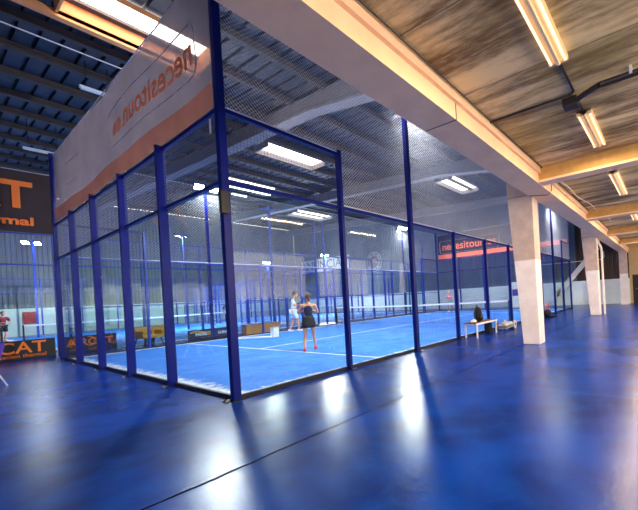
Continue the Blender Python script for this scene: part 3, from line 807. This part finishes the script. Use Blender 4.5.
MB().ell((0, 0, .035), (.13, .1, .04)).ell((.08, .03, .05), (.08, .07, .05)).build('folds', 'whitecloth', t, True)
t = thing('equipment_bag', 'dark upright bag under the far end of the bench', 'bag', (7.42, -.28, 0))
MB().box(-.12, .12, -.1, .1, 0, .33).build('bag_body', 'blackcloth', t, bevel=.04); MB().tube([(-.06, 0, .33), (-.04, 0, .385), (.04, 0, .385), (.06, 0, .33)], .02, 6).build('handle', 'black', t)
t = thing('wheeled_bag', 'white and grey wheeled sports bag lying past the end of the bench', 'bag', (8.25, -.50, 0), radians(4))
MB().box(-.35, .45, -.14, .14, .06, .26).build('bag_body', 'silver', t, bevel=.05)
MB().box(-.38, .30, -.16, .16, .12, .18).build('trim', 'grey', t, bevel=.01)
for y in (-.17, .17):
    wl = MB().lathe([(.05, -.02), (.15, -.02), (.15, .02), (.05, .02)], (.5, y, .15), 18, 1).build('wheel', 'silver', t); MB().lathe([(.045, -.03), (.045, .03)], (.5, y, .15), 12, 1).build('hub', 'black', wl)
MB().tube([(-.35, -.1, .2), (-.65, -.1, .28), (-.65, .1, .28), (-.35, .1, .2)], .02, 6).build('pull_handle', 'black', t)
t = thing('kit_bag', 'dark kit bag with an orange hoop beside the fence past the nearest column', 'bag', (13.2, -.45, 0))
MB().ell((0, 0, .19), (.32, .16, .19)).build('bag_body', 'blackcloth', t, True)
pts = [(.02+.3*cos(a), 0, .34+.3*sin(a)) for a in [pi*i/10 for i in range(11)]]
MB().tube(pts, .05, 6).build('hoop', 'orange_far', t)
MB().box(-.1, .5, -.3, .1, 0, .06).build('flap', 'black', t, bevel=.02)
# purple chair at left edge
t = thing('plastic_chair', 'purple shell chair on pale metal legs at the left edge', 'chair', (-1.78, 5.66, 0), radians(150))
b = MB(); vs = []; fs = []
prof = [(-.22, .44), (-.12, .41), (.0, .40), (.12, .42), (.20, .50), (.25, .66), (.29, .84)]
for k, (px, pz) in enumerate(prof):
    for i in range(9):
        u = -1+i/4; wd = .22+.01*k*(1 if k < 4 else -.5); vs.append((-px+.02*u*u*(k > 3), u*wd, pz+.03*u*u*(k < 4)))
n0 = len(vs); vs += [(v[0]+.006, v[1], v[2]-.012) for v in vs]
for k in range(len(prof)-1):
    for i in range(8):
        a = k*9+i; fs.append((a, a+1, a+10, a+9)); fs.append((n0+a, n0+a+9, n0+a+10, n0+a+1))
b.add(vs, fs); b.build('shell', 'purple', t, True)
for sx in (-1, 1):
    for sy in (-1, 1): MB().tube([(sx*.12, sy*.13, .40), (sx*.25, sy*.23, 0)], .024, 8).build('leg', 'silver', t)
# yellow chairs beyond the glass
def armchair(x, y, rz, lab):
    t = thing('lounge_chair', lab, 'chair', (x, y, 0), rz, 'ochre chairs between the courts')
    MB().box(-.3, .3, -.28, .28, .30, .42).build('seat', 'yellow', t, bevel=.03); MB().box(-.3, .3, .22, .30, .40, .72).build('backrest', 'yellow', t, bevel=.03)
    for s in (-1, 1):
        MB().box(s*.31-.04, s*.31+.04, -.28, .26, .34, .58).build('armrest', 'yellow', t, bevel=.02)
        for q in (-1, 1): MB().bar((s*.26, q*.22, .32), (s*.32, q*.28, 0), .035).build('leg', 'black', t)
armchair(2.3, 11.1, radians(15), 'ochre yellow chair behind the glass, left of two')
armchair(2.8, 11.4, radians(-10), 'ochre yellow chair behind the glass, right of two')
t = thing('waste_bin', 'small white bin standing on the turf behind the players', 'bin', (5.2, 7.8, .015))
MB().box(-.11, .11, -.11, .11, 0, .36).build('bin_body', 'white', t, bevel=.01); MB().box(-.12, .12, -.12, .12, .36, .39).build('rim', 'silver', t)
t = thing('floor_mat', 'long white strip lying on the turf near the small bin', 'mat', (4.72, 8.4, .015), radians(-56))
MB().box(-.75, .7, -.12, .12, 0, .05).build('mat_sheet', 'white', t, bevel=.01); MB().box(-.78, -.71, -.13, .13, 0, .06).build('end_strip', 'silver', t)
# benches between courts behind players
t = thing('planter_box', 'low ochre and grey box beside the pads behind the far side fence', 'box', (6.3, 10.9, 0))
MB().box(-.7, .9, -.2, .2, 0, .42).build('box_body', 'yellow', t, bevel=.02); MB().box(-.74, .94, -.24, .24, .42, .46).build('lid', 'grey', t)

# ------------------------------------------------------------------ people
def skinmesh(name, verts, edges, radii, m, parent, root=0, sub=2):
    me = bpy.data.meshes.new(name); me.from_pydata([tuple(v) for v in verts], edges, [])
    o = bpy.data.objects.new(name, me); COL.objects.link(o)
    sk = o.modifiers.new('skin', 'SKIN'); sk.use_smooth_shade = True
    if not me.skin_vertices: me.skin_vertices.new()
    for i, r in enumerate(radii):
        r = r if isinstance(r, tuple) else (r, r)
        me.skin_vertices[0].data[i].radius = r; me.skin_vertices[0].data[i].use_root = (i == root)
    ss = o.modifiers.new('sub', 'SUBSURF'); ss.levels = sub; ss.render_levels = sub
    dg = bpy.context.evaluated_depsgraph_get(); dg.update()
    nm = bpy.data.meshes.new_from_object(o.evaluated_get(dg)); bpy.data.objects.remove(o)
    nm.materials.clear(); nm.materials.append(MT[m])
    for p in nm.polygons: p.use_smooth = True
    q = bpy.data.objects.new(name, nm); COL.objects.link(q); q.parent = parent
    return q
def lerp(a, b, t): return Vector(a).lerp(Vector(b), t)
def person(label, loc, rz, H_, J, top, bottom, hairm, shoe, female=False, skirt=False, sleeves=True, ponytail=False, shorts_len=.75, long_legs=None):
    """J: joint positions for a 1.75 m figure facing +Y; x to its right"""
    t = thing('person', label, 'person', loc, rz); s = H_/1.75; t.scale = (s, s, s)
    V = []; R_ = []; E_ = []; idx = {}
    def v(n, p, r):
        idx[n] = len(V); V.append(Vector(p)); R_.append(r); return idx[n]
    def e(a, b): E_.append((idx[a], idx[b]))
    pel, che, nec = Vector(J['pelvis']), Vector(J['chest']), Vector(J['neck'])
    hw = .165 if female else .19
    v('pelvis', pel, (.125, .10)); v('waist', lerp(pel, che, .45), (.105 if female else .125, .09)); v('chest', che, (.13 if female else .15, .10))
    v('upper', lerp(che, nec, .55), (.09, .07)); v('neck', nec, .05); v('skull', nec+Vector(J.get('headdir', (0, .02, .10))), .055)
    for a, b in (('pelvis', 'waist'), ('waist', 'chest'), ('chest', 'upper'), ('upper', 'neck'), ('neck', 'skull')): e(a, b)
    for sd in ('L', 'R'):
        sh, el, wr = Vector(J['sh'+sd]), Vector(J['el'+sd]), Vector(J['wr'+sd])
        v('sh'+sd, sh, .058); v('ua'+sd, lerp(sh, el, .45), .046); v('el'+sd, el, .038); v('fa'+sd, lerp(el, wr, .35), .038); v('wr'+sd, wr, .025)
        d = (wr-el).normalized(); side = d.cross(Vector((0, 0, 1)))
        if side.length < .2: side = Vector((0, 1, 0))
        side.normalize(); nrm = side.cross(d)
        v('pm'+sd, wr+d*.06, (.036, .018))
        for a, b in (('upper', 'sh'), ('sh', 'ua'), ('ua', 'el'), ('el', 'fa'), ('fa', 'wr'), ('wr', 'pm')): e(a+(sd if a != 'upper' else ''), b+sd)
        for k in range(4):
            o_ = side*(.027-.018*k); ln = (.068, .078, .073, .056)[k]
            v('f%d'%k+sd, wr+d*.098+o_, .0095); v('g%d'%k+sd, wr+d*(.098+ln*.55)+o_+nrm*-.014, .0085); v('h%d'%k+sd, wr+d*(.098+ln*.8)+o_+nrm*-.036, .0075)
            e('pm'+sd, 'f%d'%k+sd); e('f%d'%k+sd, 'g%d'%k+sd); e('g%d'%k+sd, 'h%d'%k+sd)
        v('t0'+sd, wr+d*.045+side*.042-nrm*.01, .011); v('t1'+sd, wr+d*.08+side*.055-nrm*.028, .009); e('wr'+sd, 't0'+sd); e('t0'+sd, 't1'+sd)
        hp, kn, an, toe = Vector(J['hip'+sd]), Vector(J['kn'+sd]), Vector(J['an'+sd]), Vector(J['toe'+sd])
        v('hip'+sd, hp, .088); v('th'+sd, lerp(hp, kn, .45), .074); v('kn'+sd, kn, .052); v('ca'+sd, lerp(kn, an, .35), .054); v('an'+sd, an, .034); v('toe'+sd, toe, (.035, .022))
        for a, b in (('pelvis', 'hip'), ('hip', 'th'), ('th', 'kn'), ('kn', 'ca'), ('ca', 'an'), ('an', 'toe')): e(a+(sd if a != 'pelvis' else ''), b+sd)
    body = skinmesh('body', V, E_, R_, 'skin', t)
    hd = nec+Vector(J.get('headpos', (0, .035, .185))); fz = Vector(J.get('face', (0, 1, 0))).normalized()
    rq = Vector((0, 1, 0)).rotation_difference(fz).to_matrix()
    hb = MB(); hb.ell((0, 0, 0), (.078, .098, .118), 18, 14); hb.ell((0, .10, -.01), (.013, .022, .022), 8, 6)
    for sx in (-1, 1): hb.ell((sx*.080, -.005, -.005), (.012, .02, .032), 8, 6)
    hb.ell((0, .055, -.075), (.04, .04, .035), 10, 8)
    h = hb.build('head', 'skin', t, True); h.matrix_basis = Matrix.Translation(hd) @ rq.to_4x4()
    eb = MB()
    for sx in (-1, 1): eb.ell((sx*.032, .086, .012), (.013, .01, .007), 8, 6)
    eb.build('eyes', 'black', h, True); MB().ell((0, .094, -.052), (.024, .006, .007), 8, 6).build('mouth', 'pink', h, True)
    hr = MB(); hr.ell((0, -.022, .034), (.092, .104, .112), 16, 12)
    if ponytail: hr.ell((0, -.115, .045), (.045, .05, .045), 10, 8); hr.ell((.0, -.145, -.06), (.035, .035, .10), 10, 8)
    elif female: hr.ell((0, -.05, -.06), (.08, .06, .10), 12, 8)
    hr.build('hair', hairm, h, True)
    # clothes grown over the same skeleton, a little larger
    def cloth(name, names, edges, grow, m, trims={}):
        vs = []; rs = []; ii = {}
        for n in names:
            p = V[idx[n]] if n not in trims else trims[n][0]; r = R_[idx[n]] if n in idx and n not in trims else trims[n][1]
            r = r if isinstance(r, tuple) else (r, r); ii[n] = len(vs); vs.append(p); rs.append((r[0]+grow, r[1]+grow))
        return skinmesh(name, vs, [(ii[a], ii[b]) for a, b in edges], rs, m, t)
    if sleeves:
        tr = {}
        for sd in 'LR': tr['ua'+sd] = (lerp(J['sh'+sd], J['el'+sd], .75), .05)
        cloth('shirt', ['pelvis', 'waist', 'chest', 'upper', 'shL', 'shR', 'uaL', 'uaR'],
              [('pelvis', 'waist'), ('waist', 'chest'), ('chest', 'upper'), ('upper', 'shL'), ('upper', 'shR'), ('shL', 'uaL'), ('shR', 'uaR')], .022, top, tr)
    else:
        tr = {'upper': (lerp(che, nec, .45), (.075, .06))}
        tr['sa'] = (lerp(J['shL'], nec, .45)+Vector((0, 0, .0)), .03); tr['sb'] = (lerp(J['shR'], nec, .45), .03)
        cloth('tank_top', ['pelvis', 'waist', 'chest', 'upper', 'sa', 'sb'], [('pelvis', 'waist'), ('waist', 'chest'), ('chest', 'upper'), ('upper', 'sa'), ('upper', 'sb')], .014, top, tr)
    if skirt:
        c = Vector(J['pelvis']); b = MB(); n = 24; vs = []; fs = []
        for k, (dz, rx, ry) in enumerate(((.13, .135, .115), (.02, .175, .15), (-.12, .20, .175), (-.24, .225, .195))):
            for i in range(n):
                a = 2*pi*i/n; w_ = 1+.05*sin(a*8)*k/3; vs.append((c.x+rx*w_*cos(a), c.y+ry*w_*sin(a), c.z+dz))
        for k in range(3):
            for i in range(n): fs.append((k*n+i, k*n+(i+1) % n, (k+1)*n+(i+1) % n, (k+1)*n+i))
        fs.append(tuple(range(n))); fs.append(tuple(range(3*n, 4*n)))
        b.add(vs, fs); b.build('skirt', bottom, t, True)
    else:
        tr = {}
        for sd in 'LR':
            tr['th'+sd] = (lerp(J['hip'+sd], J['kn'+sd], .5), .085); tr['kn'+sd] = (lerp(J['hip'+sd], J['kn'+sd], shorts_len+.1), .078)
        cloth('shorts', ['pelvis', 'hipL', 'hipR', 'thL', 'thR', 'knL', 'knR'], [('pelvis', 'hipL'), ('pelvis', 'hipR'), ('hipL', 'thL'), ('hipR', 'thR'), ('thL', 'knL'), ('thR', 'knR')], .022, bottom, tr)
    for sd in 'LR':
        an, toe = Vector(J['an'+sd]), Vector(J['toe'+sd]); d = Vector((toe.x-an.x, toe.y-an.y, 0)).normalized(); z0 = min(an.z, toe.z)-.03
        base_ = Vector((an.x, an.y, 0)); q = MB(); a = math.atan2(d.y, d.x)
        RM = Matrix.Rotation(a, 3, 'Z'); zc = max(0, an.z-.085)
        q.ell(base_+d*.06+Vector((0, 0, .045+zc)), (.145, .052, .045), 16, 10, RM); q.ell(base_-d*.03+Vector((0, 0, .07+zc)), (.055, .048, .05), 12, 8, RM)
        q.build('shoe', shoe, t, True)
    return t
def stand(arms, lean=0., step=.12, kneebend=0.):
    J = dict(pelvis=(0, 0, .95-kneebend), chest=(0, .02+lean, 1.27-kneebend), neck=(0, .03+lean*1.4, 1.47-kneebend),
             shL=(-.19, .02+lean*1.2, 1.40-kneebend), shR=(.19, .02+lean*1.2, 1.40-kneebend),
             hipL=(-.10, 0, .90-kneebend), hipR=(.10, 0, .90-kneebend), knL=(-.12, .06+kneebend-step*.3, .50-kneebend*.4), knR=(.12, .05+kneebend+step*.5, .50-kneebend*.4),
             anL=(-.13, -step, .085), anR=(.14, step, .085), toeL=(-.15, -step+.15, .03), toeR=(.16, step+.15, .03))
    J.update(arms); return J
def racket(label, loc, rot, col='black'):
    t = thing('padel_racket', label, 'racket', loc); t.rotation_euler = rot
    b = MB(); n = 28; pts = [(.125*cos(2*pi*i/n), .14*sin(2*pi*i/n)) for i in range(n)]
    b.prism([(p, q+.20) for p, q in pts], 1, -.019, .019); b.build('head_face', 'green', t, bevel=.004)
    r = MB(); r.tube([(p*1.01, 0, (q*1.01)+.20) for p, q in pts+pts[:1]], .044, 8); r.build('rim', col, t)
    st = MB()
    for a, c in (((-.09, .12), (.07, .30)), ((-.05, .09), (.10, .24)), ((-.10, .2), (.0, .32))): st.bar((a[0], -.021, a[1]), (c[0], -.021, c[1]), .004, .022); st.bar((a[0], .021, a[1]), (c[0], .021, c[1]), .004, .022)
    st.build('stripe', 'blackcloth', t)
    MB().tube([(0, 0, -.12), (0, 0, .07)], .034, 10).build('grip', col, t)
    return t
vd = math.atan2(2.85+4.96, 3.15+2.33)      # direction from camera to the woman
person('woman in navy tank top, black skirt and coral shoes, seen from behind', (3.28, 2.93, .013), vd-pi/2+radians(-6), 1.5,
       stand(dict(elL=(-.31, .10, 1.17), wrL=(-.14, .30, 1.26), elR=(.28, .12, 1.16), wrR=(.10, .30, 1.22), face=(-.25, 1, .0)), .02, .19), 'navy', 'blackcloth', 'hair', 'shoe_o',
       female=True, skirt=True, sleeves=False, ponytail=True)
vm = math.atan2(8.7+4.96, 6.8+2.33)
person('man in white shirt and shorts facing right, standing beyond the woman on the near court', (6.88, 9.06, .013), vm-pi/2+radians(-72), 1.76,
       stand(dict(elL=(-.27, .14, 1.14), wrL=(-.12, .36, 1.18), elR=(.33, -.10, 1.15), wrR=(.33, .06, 1.18)), .03, .16), 'whitecloth', 'whitecloth', 'redhair', 'shoe_w')
rzm = vm-pi/2-radians(72)
gp = Vector((6.88, 9.06, .013))+Matrix.Rotation(rzm, 3, 'Z') @ Vector((.34, .14, 1.21))
racket('black and grey green padel racket held up by the man in white', gp, (0, radians(8), vm+pi/2))
vf = math.atan2(10, 20)
person('distant player in pink and mint beyond the net, leaning forward', (18.6, 8.0, .013), radians(100), 1.62,
       stand(dict(elL=(-.30, .2, .98), wrL=(-.14, .42, .95), elR=(.30, .2, .98), wrR=(.14, .44, .98)), .16, .14, .14), 'pink', 'mint', 'orange_far', 'shoe_w', female=True)
person('distant person in a maroon top at the left edge in the back court', (.3, 27.0, .0), radians(200), 1.72,
       stand(dict(elL=(-.29, .08, 1.13), wrL=(-.16, .30, 1.10), elR=(.29, .1, 1.12), wrR=(.14, .32, 1.12)), .03), 'maroon', 'blackcloth', 'hair', 'shoe_w')
person('distant person in grey standing between the courts behind the white lettered pad', (6.3, 13.6, 0), radians(150), 1.7,
       stand(dict(elL=(-.29, .05, 1.13), wrL=(-.2, .27, 1.05), elR=(.29, .05, 1.13), wrR=(.2, .28, 1.05)), .02), 'grey', 'navy', 'hair', 'shoe_w')
